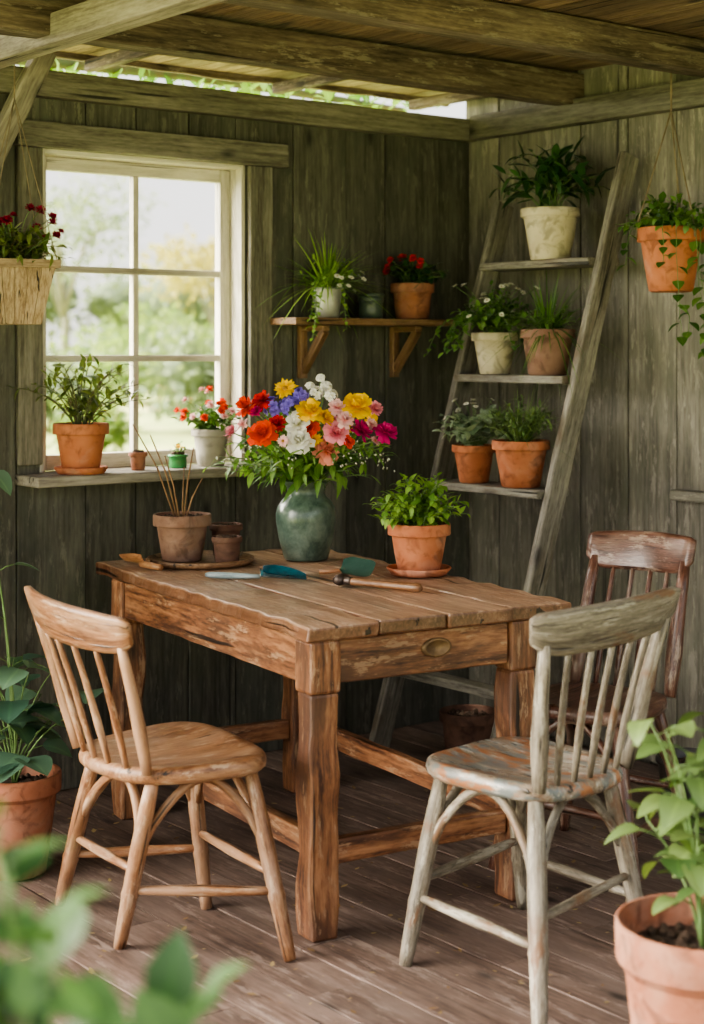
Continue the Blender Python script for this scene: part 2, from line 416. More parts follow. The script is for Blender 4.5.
for uu in (1.5, 2.68, 3.45, 4.1): trim(RW(uu, 4.1, 2.355), RW(uu, W0+.22, 2.355), .035, .04, M_beam)
trim(RW(.2, 4.096, 2.325), RW(U0+.01, 4.096, 2.325), .09, .11, M_beam, seg=20, wob=.008)
trim(RW(.2, 3.45, 2.340), RW(U0+.01, 3.45, 2.340), .10, .10, M_beam, seg=20, wob=.008)
trim(RW(.2, 2.5, 2.340), RW(U0+.01, 2.5, 2.340), .10, .10, M_beam, seg=20, wob=.008)
trim(RW(2.15, 1.6, 2.288), RW(2.15, W0-.05, 2.288), .08, .085, M_beamp, wob=.004)
trim(RW(2.10, W0-.07, 1.82), RW(2.37, W0-.07, 2.33), .065, .05, M_beamp, up=(0, 1, 0), wob=.003)
trim(RW(2.17, W0-.02, 0.01), RW(2.17, W0-.02, 2.195), .07, .045, M_trimw, up=(0, 1, 0))
trim(RW(U0-.03, 3.61, .92), RW(U0-.03, 2.6, .92), .05, .035, M_wallr)
# window surround
trim(RW(2.343, W0-.012, 1.04), RW(2.343, W0-.012, 2.035), .085, .024, M_trimw, up=(0, 1, 0), tone=.8)
trim(RW(3.22, W0-.012, 1.04), RW(3.22, W0-.012, 2.035), .095, .024, M_trimw, up=(0, 1, 0), tone=.8)
trim(RW(2.29, W0-.022, 2.075), RW(3.32, W0-.022, 2.075), .044, .08, M_trimw, tone=1)
trim(RW(2.30, W0-.035, .995), RW(3.30, W0-.035, .995), .235, .032, M_beamp, tone=.5)   # sill
# window
mb = MB(); ys = W0+.085; a, b = 2.386, 3.166; z0, z1 = 1.012, 2.038
for uu in (a+.008, b-.008):
    mb.beam(RW(uu, W0+.055, z0), RW(uu, W0+.055, z1), .016, .11, up=(0, 1, 0))
mb.beam(RW(a+.016, W0+.055, z1-.008), RW(b-.016, W0+.055, z1-.008), .11, .016)
a += .016; b -= .016; z1 -= .016
for uu in (a+.021, b-.021): mb.beam(RW(uu, ys, z0), RW(uu, ys, z1), .042, .035, up=(0, 1, 0))
mb.beam(RW(a+.042, ys, z0+.025), RW(b-.042, ys, z0+.025), .035, .05)
mb.beam(RW(a+.042, ys, z1-.022), RW(b-.042, ys, z1-.022), .035, .044)
gm = (a+b)/2
mb.beam(RW(gm, ys, z0+.05), RW(gm, ys, z1-.044), .022, .028, up=(0, 1, 0))
for zz in (1.372, 1.662): mb.beam(RW(a+.042, ys-.001, zz), RW(b-.042, ys-.001, zz), .028, .022)
win = struct(mb.obj('window_1', M_cream, bevel=.003))
gmz, nt, bs = newmat('glass')
tr = N(nt, 'ShaderNodeBsdfTransparent'); gl = N(nt, 'ShaderNodeBsdfGlossy'); gl.inputs['Roughness'].default_value = .02
mx = N(nt, 'ShaderNodeMixShader'); mx.inputs[0].default_value = .04
nt.links.new(tr.outputs[0], mx.inputs[1]); nt.links.new(gl.outputs[0], mx.inputs[2]); nt.links.new(mx.outputs[0], nt.nodes['Material Output'].inputs[0])
mb = MB(); mb.beam(RW((a+b)/2, ys, z0+.03), RW((a+b)/2, ys, z1-.03), b-a-.06, .003, up=(0, 1, 0)); mb.obj('window_pane', gmz, parent=win)

# ---------------------------------------------------------------- garden
ml, nt, bs = newmat('meadow')
tco = N(nt, 'ShaderNodeTexCoord').outputs['Object']
nt.links.new(ramp(nt, noi(nt, tco, .5, 7), [(.3, (.17, .25, .06)), (.55, (.36, .40, .13)), (.7, (.48, .46, .2))]), bs.inputs['Base Color'])
bs.inputs['Roughness'].default_value = .95
mb = MB(); n = 24; vs = []; fs = []
for i in range(n+1):
    for j in range(n+1):
        x = -70+140*i/n; y = -70+160*j/n
        h = -.1 + (0 if y < 8 else .012*(y-8)*(1+.6*noise.noise(V((x*.03, y*.03, 0)))))
        vs.append(V((x, y, h)))
for i in range(n):
    for j in range(n): fs.append((i*(n+1)+j, (i+1)*(n+1)+j, (i+1)*(n+1)+j+1, i*(n+1)+j+1))
mb.add(vs, fs, smooth=True); o = mb.obj('lawn', ml); o['kind'] = 'structure'

def blobleaves(mb, c, r, h, n, ll, core=.5):
    c = V(c)
    if core:
        prof = []
        for i in range(9):
            a = -math.pi/2+math.pi*i/8; prof.append((r*core*math.cos(a), h*core*math.sin(a)))
        mb.lathe(prof, 14, c, 0, .2, wob=.3)
    for i in range(n):
        z = R.uniform(-1, 1); a = R.uniform(0, 6.283); q = math.sqrt(1-z*z)
        k = R.uniform(.35, 1.1)*(1+.5*noise.noise(V((math.cos(a)*2, math.sin(a)*2, z*2))+c))
        dn = V((q*math.cos(a), q*math.sin(a), z)); p = c+V((dn.x*r*k, dn.y*r*k, dn.z*h*k))
        mb.leaf(p, dn+V((R.uniform(-1, 1), R.uniform(-1, 1), R.uniform(-.6, .8))), (R.uniform(-1, 1), R.uniform(-1, 1), 1), ll*R.uniform(.6, 1.3), ll*.6, .2, .1, 2)
def shrub(cx, d, r, h, m, label, n=1100, ll=.24, trunk=0, name='garden_shrub', cat='shrub', blobs=4, core=.5):
    base = W(cx, d, 0); zb = -.1 + (0 if base.y < 8 else .012*(base.y-8))
    rt = root(name, label, cat, V((base.x, base.y, zb)))
    mb = MB()
    for i in range(blobs):
        a = 6.283*i/blobs+d; off = r*R.uniform(.35, .65) if blobs > 1 else 0
        blobleaves(mb, V((math.cos(a)*off, math.sin(a)*off, trunk+h*R.uniform(.6, 1.3))), r*R.uniform(.4, .7), h*R.uniform(.5, .9), n//blobs, ll, core)
    mb.obj('foliage', m, parent=rt)
    if trunk:
        mb = MB(); mb.tube([(0, 0, -.1), (.05*r, 0, trunk*.5), (0, .04*r, trunk+h*.4)], [.06*r, .05*r, .035*r], 8)
        for i in range(9):
            a = i*1.3; q = R.uniform(.6, 1); mb.tube([(0, 0, trunk*.6), (math.cos(a)*r*.4*q, math.sin(a)*r*.4*q, trunk+h*.5), (math.cos(a)*r*.8*q, math.sin(a)*r*.8*q, trunk+h*1.2*q)], [.025*r, .016*r, .007*r], 6)
        mb.obj('trunk', M_bark, parent=rt)
shrub(-5.2, 27, 1.1, .7, L_far2, 'rounded pale green hedge shrub in the meadow')
shrub(-4.7, 37, 1.8, 1.2, L_far, 'bushy light green shrub beyond the meadow')
shrub(-2.3, 27, 1.2, 1.0, L_far2, 'soft grey-green shrub in the garden')
shrub(-3.5, 22, .5, .4, L_far, 'low leafy shrub in sunny grass', ll=.14)
shrub(-9.0, 40, 2.0, 1.4, L_far, 'large rounded shrub at the meadow edge')
shrub(.6, 32, 1.8, 1.5, L_far2, 'tall garden shrub behind the shed')
shrub(-6.0, 44, 2.0, 1.3, L_far, 'leafy green hedge shrub in front of trees')
shrub(-13.5, 62, 4.2, 2.6, L_far2, 'distant wide grey-green thicket on the slope', n=1300, ll=.4, blobs=6)
shrub(-7.5, 66, 4.0, 2.7, L_far2, 'distant rounded thicket on the green slope', n=1300, ll=.4, blobs=6)
shrub(-1.0, 62, 4.0, 2.6, L_far, 'distant bright green thicket on the slope', n=1300, ll=.4, blobs=6)
shrub(-9.6, 54, 2.8, 1.9, L_far2, 'pale broad tree with a wide airy crown', trunk=3.6, name='garden_tree', cat='tree', n=1800, ll=.24, blobs=10, core=0)
shrub(-4.1, 49, 2.1, 1.2, L_yel, 'tree with yellowing leaves in the garden', trunk=2.6, name='garden_tree', cat='tree', n=1800, ll=.24, blobs=9, core=0)
shrub(6.0, 38, 3.0, 3.0, L_far, 'big leafy tree behind the shed', trunk=3, name='garden_tree', cat='tree', n=900, ll=.5)
# climber over the back eave
rt = root('climbing_vine', 'leafy climber with branches running along behind the eave', 'climbing plant', RW(1.2, W0+1.1, -.1))
mb = MB(); mt = MB()
mt.tube([(0, 0, 0), (.05, 0, 1.3), (.1, 0, 2.5), (1.2, -.1, 2.6), (2.4, 0, 2.64), (3.6, 0, 2.6)], [.05, .045, .04, .03, .025, .012], 7)
for i in range(2200):
    x = R.uniform(-.3, 3.6); p = V((x, R.uniform(-.35, .5), R.uniform(2.50, 3.1)))
    mb.leaf(p, (R.uniform(-1, 1), R.uniform(-1, 1), R.uniform(-1, .5)), (0, 0, 1), R.uniform(.05, .10), .05, .3, .2, 3)
mb.obj('foliage', L_lime, parent=rt); mt.obj('stem', M_stemb, parent=rt)

# ---------------------------------------------------------------- plants
def bez(a, b, c, t): return a*(1-t)**2+b*(2*t*(1-t))+c*t*t
def foliage(mb, c, n, H, spread, ll, lw, lps=7, droop=.2, start=.25, shape=0, bend=.35, rad=.0018, br=.02, fold=.2, outk=.9, hmin=.7, fall=.45, a0=0, a1=6.283):
    c = V(c); tips = []
    for i in range(n):
        a = R.uniform(a0, a1); q = math.sqrt(R.uniform(0.02, 1)); out = spread*q
        h = H*R.uniform(hmin, 1.0)*(1-fall*q*q)
        base = c+V((R.uniform(-br, br), R.uniform(-br, br), -.01))
        tip = c+V((math.cos(a)*out, math.sin(a)*out, h-droop*out*.5))
        ctl = c+V((math.cos(a)*out*.35, math.sin(a)*out*.35, h*.85))
        pts = [bez(base, ctl, tip, t/5) for t in range(6)]
        mb.tube(pts, [rad*1.3, rad*1.2, rad*1.1, rad, rad*.8, rad*.5], 4, mat=1)
        ga = R.uniform(0, 6.28)
        for j in range(lps):
            t = start+(1-start)*j/max(1, lps-1); p = bez(base, ctl, tip, t)
            tg = (bez(base, ctl, tip, min(1, t+.05))-bez(base, ctl, tip, t-.05)).normalized()
            ga += 2.4; x = tg.cross(V((.3, .2, 1))).normalized(); y = tg.cross(x)
            dr = tg*(.5 if j < lps-1 else 1.4)+(x*math.cos(ga)+y*math.sin(ga))*outk+V((0, 0, .15))
            sc = R.uniform(.5, 1.15)*(1-.3*t*t)
            mb.leaf(p, dr, (R.uniform(-.35, .35), R.uniform(-.35, .35), 1), ll*sc, lw*sc*R.uniform(.8, 1.15), bend*R.uniform(.2, 1.7), fold, 4, shape)
        tips.append((tip, (tip-ctl).normalized()))
    return tips
def branchy(mb, c, n, H, spread, ll, lw, shape=3, a0=0, a1=6.283, pet=.04, sub=3, rad=.0035, hmin=.65, smin=.3, bmax=.6):
    c = V(c)
    for i in range(n):
        a = a0+(a1-a0)*(i+R.uniform(.1, .9))/n; out = spread*R.uniform(smin, 1); h = H*R.uniform(hmin, 1)
        tip = c+V((math.cos(a)*out, math.sin(a)*out, h)); ctl = c+V((math.cos(a)*out*.2+R.uniform(-.03, .03), math.sin(a)*out*.2, h*.7))
        pts = [bez(c, ctl, tip, t/8) for t in range(9)]
        mb.tube(pts, [rad*(1-.07*t) for t in range(9)], 5, mat=1)
        m = sub+R.randint(2, 4)
        for j in range(m):
            t = .3+.7*j/(m-1); p = bez(c, ctl, tip, t); b = j*2.4+i
            d = V((math.cos(b), math.sin(b), .45)); e = p+d*pet*R.uniform(.6, 1.3)
            mb.tube([p, p.lerp(e, .5)+V((0, 0, .004)), e], rad*.4, 4, mat=1)
            mb.leaf(e, V((d.x, d.y, R.uniform(-.35, .25))), (R.uniform(-.3, .3), R.uniform(-.3, .3), 1), ll*R.uniform(.6, 1.15), lw*R.uniform(.8, 1.1), R.uniform(.15, bmax), .22, 6, shape)
def grass(mb, c, n, L, w, spread=.8, bend=.6, k=6):
    c = V(c)
    for i in range(n):
        a = R.uniform(0, 6.283); o = R.uniform(.1, spread)
        p = c+V((math.cos(a), math.sin(a), 0))*R.uniform(0, .02)
        mb.leaf(p, (math.cos(a)*o, math.sin(a)*o, 1), (math.cos(a)*-1, math.sin(a)*-1, .3), L*R.uniform(.5, 1.08), w, bend*R.uniform(.3, 1.3)*o, .3, k, 1)
def vine(mb, p, dr, L, ll, lw, n=10, shape=0, g=.55):
    p = V(p); dr = V(dr).normalized(); pts = [p.copy()]; seg = L/10
    for i in range(10):
        dr = (dr+V((R.uniform(-.25, .25), R.uniform(-.25, .25), -g))).normalized(); p = p+dr*seg; pts.append(p.copy())
    mb.tube(pts, .0013, 4, mat=1)
    for j in range(n):
        k = 1+9*j/(n-1); i = min(9, int(k)); q = pts[i].lerp(pts[i+1], k-i) if i < 10 else pts[10]
        a = j*2.3+R.random()
        mb.leaf(q, (math.cos(a), math.sin(a), -.35), (0, 0, 1), ll*R.uniform(.7, 1.2), lw*R.uniform(.8, 1.1), .3, .2, 4, shape)
    return pts
def bloom(mb, c, nrm, r, kind='rose', pm=0, cm=1):
    c = V(c); n = V(nrm).normalized(); x = n.cross(V((.2, .9, .3))).normalized(); y = n.cross(x)
    def ring(k, lean, rr, ww, z, sh=2, bend=-.3, ph=0, jit=.0):
        for i in range(k):
            a = 6.283*(i+ph)/k+R.uniform(-.1, .1)*(1+jit*3); rd = x*math.cos(a)+y*math.sin(a); le = lean+R.uniform(-jit, jit)
            mb.leaf(c+n*z, rd*math.cos(le)+n*math.sin(le), n+rd*R.uniform(-jit, jit)+x*R.uniform(-jit, jit), rr*R.uniform(.84, 1.1), ww, bend+R.uniform(-jit, jit), R.uniform(-.35, .1), 3, sh, pm)
    def dome(rr, z):
        vs = [c+n*(z+rr*.6)]; fs = []; K = 8
        for q in (1, 2):
            for i in range(K):
                a = 6.283*i/K; e = q*.75; vs.append(c+n*(z+rr*.6*math.cos(e))+(x*math.cos(a)+y*math.sin(a))*rr*math.sin(e))
        for i in range(K):
            fs.append((0, 1+i, 1+(i+1) % K)); fs.append((1+i, 1+K+i, 1+K+(i+1) % K, 1+(i+1) % K))
        mb.add(vs, fs, None, None, cm, True)
    if kind == 'rose':
        ring(8, .0, r, r*.6, 0, bend=.1, jit=.2); ring(8, .35, r*.92, r*.56, r*.05, ph=.5, bend=-.1, jit=.22); ring(7, .7, r*.8, r*.5, r*.08, bend=-.2, jit=.22); ring(6, 1.05, r*.68, r*.42, r*.08, ph=.4, bend=-.3, jit=.2); ring(4, 1.4, r*.55, r*.34, r*.08, ph=.2, bend=-.3, jit=.15)
    elif kind == 'daisy':
        ring(14, .12, r, r*.38, 0, 0, .1, jit=.1); ring(12, .3, r*.88, r*.34, r*.04, 0, .05, .5, jit=.1); dome(r*.28, r*.02)
    elif kind == 'pom':
        for q, (k, le, rs) in enumerate(((12, -.15, 1), (12, .2, .98), (10, .5, .92), (9, .8, .85), (7, 1.1, .8), (4, 1.4, .75))): ring(k, le, r*rs, r*.32, 0, 2, -.15, q*.5, jit=.15)
    else:
        for i in range(14):
            z = R.uniform(-.1, 1); a = R.uniform(0, 6.28); q = math.sqrt(max(0, 1-z*z))
            d2 = (x*math.cos(a)*q+y*math.sin(a)*q+n*z)
            cc2 = c+d2*r*.62; xx = d2.cross(V((.1, .3, .9))).normalized(); yy = d2.cross(xx)
            for k in range(5):
                b = 6.283*k/5; rd = xx*math.cos(b)+yy*math.sin(b)
                mb.leaf(cc2, rd+d2*.35, d2, r*.4, r*.36, .1, -.1, 2, 2, pm)

def pot_profile(h, rt, rb, rim=.03, th=.008, lip=.006):
    rn = rt-lip
    rr = rb+(rn-rb)*(h-rim)/h
    return [(0, 0), (rb*.9, 0), (rb, .004), (rb+(rr-rb)*.5, (h-rim)*.5), (rr, h-rim-.001), (rr+.0005, h-rim), (rt-.001, h-rim+.001), (rt, h-rim+.004), (rt, h-.004), (rt-.002, h), (rt-th, h), (rt-th-.001, h-.004), (rt-th-.004, h*.78), (0, h*.78)]
def potted(name, label, cat, loc, h, rt_, rb, mat, plants, rim=None, saucer=None, rotz=None, soil=True, group=None, clampy=True):
    rz_ = R.uniform(0, 6) if rotz is None else rotz
    rt = root(name, label, cat, loc, rz_, group)
    z = 0
    if saucer:
        mb = MB(); mb.lathe([(0, 0), (saucer*.85, 0), (saucer, .018), (saucer-.002, .022), (saucer-.008, .02), (saucer*.8, .008), (0, .008)], 40)
        mb.obj('saucer', mat, parent=rt); z = .0082
    mb = MB(); mb.lathe(pot_profile(h, rt_, rb, rim if rim is not None else h*.2), 44, (0, 0, z), wob=.012)
    mb.obj('pot', mat, parent=rt)
    if soil:
        mb = MB(); rs = rt_-.014; vs = []; fs = []; K = 20
        for q in range(5):
            for i in range(K):
                a = 6.283*i/K; r = rs*q/4
                p = V((r*math.cos(a), r*math.sin(a), z+h*.84+.004)); p.z += .012*(noise.noise(p*60)+.3)*(1-(q/4)**4)
                vs.append(p)
        for q in range(4):
            for i in range(K): fs.append((q*K+i, q*K+(i+1) % K, (q+1)*K+(i+1) % K, (q+1)*K+i))
        mb.add(vs, fs, smooth=True)
        for i in range(60):
            a = R.uniform(0, 6.28); r = rs*.9*math.sqrt(R.random()); s_ = R.uniform(.003, .007)*(1+rs*8)
            mb.lathe([(0, -s_), (s_*.8, -s_*.3), (s_*.7, s_*.5), (0, s_)], 6, (r*math.cos(a), r*math.sin(a), z+h*.84+.01), wob=.5)
        mb.obj('soil', M_soil, parent=rt)
    cz, sz = math.cos(rz_), math.sin(rz_)
    for (pn, mats, fn) in plants:
        mb = MB(); fn(mb, V((0, 0, z+h*.84)))
        nv = []
        for (x, y, q) in mb.v:
            X = loc.x+cz*x-sz*y; Y = loc.y+sz*x+cz*y
            X2 = min(X, -.02) if loc.x > -1.5 else X; Y2 = min(Y, -.012) if clampy else min(Y, .05)
            dx, dy = X2-loc.x, Y2-loc.y
            nv.append((cz*dx+sz*dy, -sz*dx+cz*dy, q))
        mb.v = nv
        mb.obj(pn, mats, parent=rt)
    return rt
def fol(**k):
    return lambda mb, c: foliage(mb, c, **k)
def flowers_on(n, H, spread, r, kind, low=.6):
    def fn(mb, c):
        for i in range(n):
            a = R.uniform(0, 6.28); q = math.sqrt(R.random()); o = spread*q; h = H*(1-.4*q*q)*R.uniform(low, 1.05)
            p = c+V((math.cos(a)*o, math.sin(a)*o, h)); ctl = c+V((math.cos(a)*o*.3, math.sin(a)*o*.3, h*.7))
            pts = [bez(c, ctl, p, t/4) for t in range(5)]
            mb.tube(pts, .0012, 4, mat=2)
            bloom(mb, p, V((math.cos(a)*q*.8, math.sin(a)*q*.8, .8)), r*R.uniform(.8, 1.15), kind)
    return fn

# ---------------------------------------------------------------- table
Lc, Wc, ZT = 1.367, .78, .75
Fc = (-.10, 3.82); ld = (-.505, .863); sd = (.863, .505)
cxy = (Fc[0]+ld[0]*Lc/2+sd[0]*Wc/2, Fc[1]+ld[1]*Lc/2+sd[1]*Wc/2)
tp = W(cxy[0], cxy[1], 0); dv = W(Fc[0]+ld[0], Fc[1]+ld[1])-W(*Fc)
trz = math.atan2(dv.y, dv.x)
tab = root('dining_table', 'rustic reddish-brown wooden farmhouse table with square legs and one drawer', 'table', tp, trz)
mb = MB(); nb = 4; bw = Wc/nb
for i in range(nb):
    y = -Wc/2+bw*(i+.5); o_ = R.uniform(-.006, .006)
    mb.beam((-Lc/2+o_, y, ZT-.018-R.uniform(0, .0006)), (Lc/2, y, ZT-.018), bw-.0014, .036, seg=60, wob=.002 if 0 < i < nb-1 else .011, wf=16)
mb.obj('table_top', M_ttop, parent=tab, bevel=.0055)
lg = .078; xs = (-Lc/2+.05, Lc/2-.15); ysl = (Wc/2-.05, -Wc/2+.15)
for xx in xs:
    for yy in ysl:
        mb = MB(); mb.beam((xx, yy, 0), (xx, yy, ZT-.164), lg, lg, up=(1, 0, 0), seg=18, wob=.010, wf=11)
        mb.beam((xx, yy, ZT-.166), (xx, yy, ZT-.037), lg+.005, lg+.005, up=(1, 0, 0), seg=4, wob=.004)
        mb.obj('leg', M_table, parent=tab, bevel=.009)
mb = MB(); az = ZT-.037-.055; ah = .108
for yy in ysl: mb.beam((xs[0]+lg/2, yy+.014*(1 if yy > 0 else -1), az), (xs[1]-lg/2, yy+.014*(1 if yy > 0 else -1), az), .028, ah, seg=14, wob=.006)
mb.beam((xs[1], ysl[0]-lg/2, az), (xs[1], ysl[1]+lg/2, az), .028, ah, seg=6, wob=.002)
mb.beam((xs[0], ysl[0]-lg/2, az), (xs[0], ysl[1]+lg/2, az), .026, ah, seg=8, wob=.002)
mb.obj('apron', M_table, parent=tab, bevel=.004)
ym = (ysl[0]+ysl[1])/2; dw = (ysl[0]-ysl[1]-lg)-.004
mb = MB(); mb.beam((xs[0]-.019, ym-dw/2, az-.001), (xs[0]-.019, ym+dw/2, az-.001), .014, ah*.98, seg=10, wob=.006)
drw = mb.obj('drawer', M_table, parent=tab, bevel=.004)
mb = MB(); vs = []; fs = []; K = 28
prf = [(1.0, 0), (1.0, .006), (.88, .010), (.75, .010), (.6, .003), (0.01, .002)]
for (q, hh) in prf:
    for i in range(K):
        a = 6.283*i/K; vs.append(V((xs[0]-.025-hh, ym-.03+math.cos(a)*.043*q, az+.008+math.sin(a)*.024*q)))
for q in range(len(prf)-1):
    for i in range(K): fs.append((q*K+i, q*K+(i+1) % K, (q+1)*K+(i+1) % K, (q+1)*K+i))
mb.add(vs, fs, smooth=True)
mb.obj('handle', M_brass, parent=drw)
for nm, (p0, p1) in {'a': ((xs[0], ysl[0], 0), (xs[0], ysl[1], 0)), 'b': ((xs[1], ysl[0], 0), (xs[1], ysl[1], 0)), 'c': ((xs[0], ysl[0], 0), (xs[1], ysl[0], 0)), 'd': ((xs[0], ysl[1], 0), (xs[1], ysl[1], 0))}.items():
    a_ = V(p0); b_ = V(p1); dd = (b_-a_).normalized(); z = V((0, 0, .2 if nm in 'ab' else .215))
    mb = MB(); mb.beam(a_+dd*lg/2+z, b_-dd*lg/2+z, .032, .06, seg=10, wob=.005); mb.obj('stretcher', M_table, parent=tab, bevel=.005)

# ---------------------------------------------------------------- chairs
def chair(name, label, seat, feet, tops, ch, nsp, mat, smat, seatz=.455, bow=.035, legr=.019, group='old wooden spindle-back chairs', arch=.14, pr_=.0155):
    sw = [W(p[0], p[1], 0) for p in seat]; fw = [W(p[0], p[1], 0) for p in feet]
    cen = sum(sw, V((0, 0, 0)))/4
    rt = root(name, label, 'chair', cen, 0, group)
    sw = [p-cen for p in sw]; fw = [p-cen for p in fw]; tw = [W(*t)-cen for t in tops]
    def quad(a, b):
        return sw[0].lerp(sw[1], a).lerp(sw[3].lerp(sw[2], a), b)
    mb = MB(); K = 48; rings = [(0.0, -.010), (.3, -.010), (.6, -.007), (.82, -.001), (.93, .001), (.98, -.003), (1.0, -.012), (.995, -.024), (.95, -.034), (.6, -.036), (0, -.036)]
    vs = []; gc = []; fs = []
    for (r, z) in rings:
        for i in range(K):
            t = 6.283*i/K; ct, st = math.cos(t), math.sin(t)
            k = (abs(ct)**3.2+abs(st)**3.2)**(-1/3.2)
            a = .5+.5*r*ct*k*1.08; b = .5+.5*r*st*k*1.08
            a = .5+(a-.5)*(.9+.1*b)
            q = quad(a, b); q = V((q.x, q.y, seatz+z+.006*(2*a-1)**2*(1 if z > -.01 else 0)))
            vs.append(q); gc.append(V((b*.4, a*.4, z)))
    for q in range(len(rings)-1):
        for i in range(K): fs.append((q*K+i, q*K+(i+1) % K, (q+1)*K+(i+1) % K, (q+1)*K+i))
    mb.add(vs, fs, gc, .9, smooth=True); mb.obj('seat', smat, parent=rt)
    uv = [(.14, .14), (.86, .14), (.86, .86), (.14, .86)]
    ltop = [quad(*q)+V((0, 0, seatz-.03)) for q in uv]
    def lp(i, z): return fw[i].lerp(ltop[i], z/(seatz-.03))
    for i in range(4):
        mb = MB(); pr = [(0, .75), (.08, .85), (.3, 1.0), (.33, 1.12), (.36, 1.0), (.6, 1.08), (.85, .95), (1, .8)]
        mb.tube([fw[i].lerp(ltop[i], t) for t, _ in pr], [legr*r for _, r in pr], 12); mb.obj('leg', mat, parent=rt)
    for (i, j, z, r) in ((0, 3, .15, .011), (1, 2, .15, .011), (0, 1, .2, .010), (3, 2, .19, .011)):
        mb = MB(); a_, b_ = lp(i, z), lp(j, z)
        mb.tube([a_.lerp(b_, t) for t in (0, .15, .5, .85, 1)], [r*.8, r, r*1.25, r, r*.8], 10); mb.obj('stretcher', mat, parent=rt)
    for (i, j) in ((0, 3), (1, 2), (3, 2), (0, 1)):
        mb = MB(); a_, b_ = lp(i, .24), lp(j, .24); a2, b2 = lp(i, .42), lp(j, .42); pts = []
        for t in range(13):
            k = t/12; e = math.sin(math.pi*k)**.6
            p = a_.lerp(b_, k).lerp(a2.lerp(b2, k), e); p.z = .24+(.415-.24)*e; pts.append(p)
        mb.tube(pts, .011, 8); mb.obj('bent_brace', mat, parent=rt)
    backdir = ((sw[0]+sw[1])-(sw[2]+sw[3])).normalized()
    s0 = quad(.07, .06)+V((0, 0, seatz-.005)); s1 = quad(.93, .06)+V((0, 0, seatz-.005))
    l0 = (tw[0]-s0).normalized(); l1 = (tw[1]-s1).normalized()
    def crestp(s_, v):
        h = ch*(1-arch+arch*math.sin(math.pi*s_))*(1-.25*abs(2*s_-1)**10)
        top = tw[0].lerp(tw[1], s_)+V((0, 0, arch*.08*math.sin(math.pi*s_)))+backdir*(bow*math.sin(math.pi*s_))
        ln = l0.lerp(l1, s_).normalized()
        return top-ln*(h*(1-v))
    mb = MB(); vs = []; gc = []; fs = []; ns = 18; cs = [(0, .6), (.12, 1), (.5, 1), (.88, 1), (1, .6), (1, -.6), (.88, -1), (.5, -1), (.12, -1), (0, -.6)]; th = .011
    for i in range(ns+1):
        s_ = -.03+1.06*i/ns; sc = max(0, min(1, s_))
        ext = (tw[1]-tw[0])*(s_-sc)
        e = .55 if i in (0, ns) else 1
        for (v, tt) in cs:
            v2 = .5+(v-.5)*(.8 if i in (0, ns) else 1)
            vs.append(crestp(sc, v2)+ext+backdir*(-tt*th*e)); gc.append(V((s_*.4, v*ch, tt*th)))
    m = len(cs)
    for i in range(ns):
        for j in range(m): fs.append((i*m+j, i*m+(j+1) % m, (i+1)*m+(j+1) % m, (i+1)*m+j))
    fs.append(tuple(range(m-1, -1, -1))); fs.append(tuple(range(ns*m, ns*m+m)))
    mb.add(vs, fs, gc, .8, smooth=True); bk = mb.obj('backrest', mat, parent=rt)
    for i in range(nsp+2):
        k = i/(nsp+1); a_ = s0.lerp(s1, k)+backdir*(bow*.5*math.sin(math.pi*k)); kk = .05+.9*k
        b_ = crestp(kk, .25); mid = a_.lerp(b_, .5)+backdir*-.008
        ou = i in (0, nsp+1); r = pr_ if ou else .0075
        mb = MB(); pts = [bez(a_, mid, b_, t/6) for t in range(7)]
        mb.tube(pts, [r*.9, r*1.1, r*1.25, r*1.1, r, r*.95, r*.8], 10, flat=1.0 if not ou else .8)
        mb.obj('post' if ou else 'spindle', mat, parent=rt)
    return rt
chair('dining_chair', 'honey-brown wooden spindle-back chair with curved crest rail beside the table',
      [(-.46, 3.62), (-.69, 3.90), (-.40, 4.19), (-.165, 3.78)],
      [(-.545, 3.82), (-.738, 4.12), (-.365, 4.09), (-.142, 3.741)],
      [(-.497, 3.56, .812), (-.785, 3.94, .832)], .098, 4, M_ch1, M_ch1, bow=.05, arch=.08)
chair('dining_chair', 'weathered grey wooden spindle-back chair with worn paint on the seat',
      [(.40, 3.47), (.66, 3.72), (.39, 4.02), (.135, 3.76)],
      [(.384, 3.33), (.68, 3.74), (.43, 4.10), (.121, 3.71)],
      [(.385, 3.42, .845), (.725, 3.64, .873)], .105, 5, M_ch2, M_ch2s, bow=.03, arch=.04, pr_=.018, legr=.0205)
chair('dining_chair', 'dark brown wooden spindle-back chair near the plank wall',
      [(.63, 4.68), (.90, 4.46), (.70, 4.19), (.42, 4.42)],
      [(.62, 4.76), (.945, 4.50), (.72, 4.12), (.38, 4.40)],
      [(.705, 4.78, .868), (.955, 4.56, .875)], .115, 4, M_ch3, M_ch3, arch=.08, pr_=.02)

# ---------------------------------------------------------------- ladder
lad = root('ladder_shelf', 'leaning weathered grey wooden ladder with plank shelves holding pots', 'ladder', RW(3.8, 4.05, 0))
def LP(u, w, z): return V((u-3.8, w-4.05, z))
def ru(z): return 3.49+.64*z/2.06
for w, zt_ in ((4.335, 1.93), (3.765, 2.06)):
    mb = MB(); mb.beam(LP(3.49, w, 0.008), LP(ru(zt_), w, zt_), .03, .078, up=(1, 0, 0), seg=16, wob=.004); mb.obj('rail', M_lad, parent=lad, bevel=.006)
for z in (.945, 1.315, 1.71):
    mb = MB(); mb.beam(LP(ru(z)+.005, 3.782, z-.0135), LP(ru(z)+.005, 4.318, z-.0135), .15, .027, seg=8, wob=.002); mb.obj('shelf', M_lad, parent=lad, bevel=.004)
for z in (.3, .6):
    mb = MB(); mb.beam(LP(ru(z), 3.782, z), LP(ru(z), 4.318, z), .065, .03, seg=8, wob=.002); mb.obj('rung', M_lad, parent=lad, bevel=.004)
G = 'potted plants on the ladder shelf'
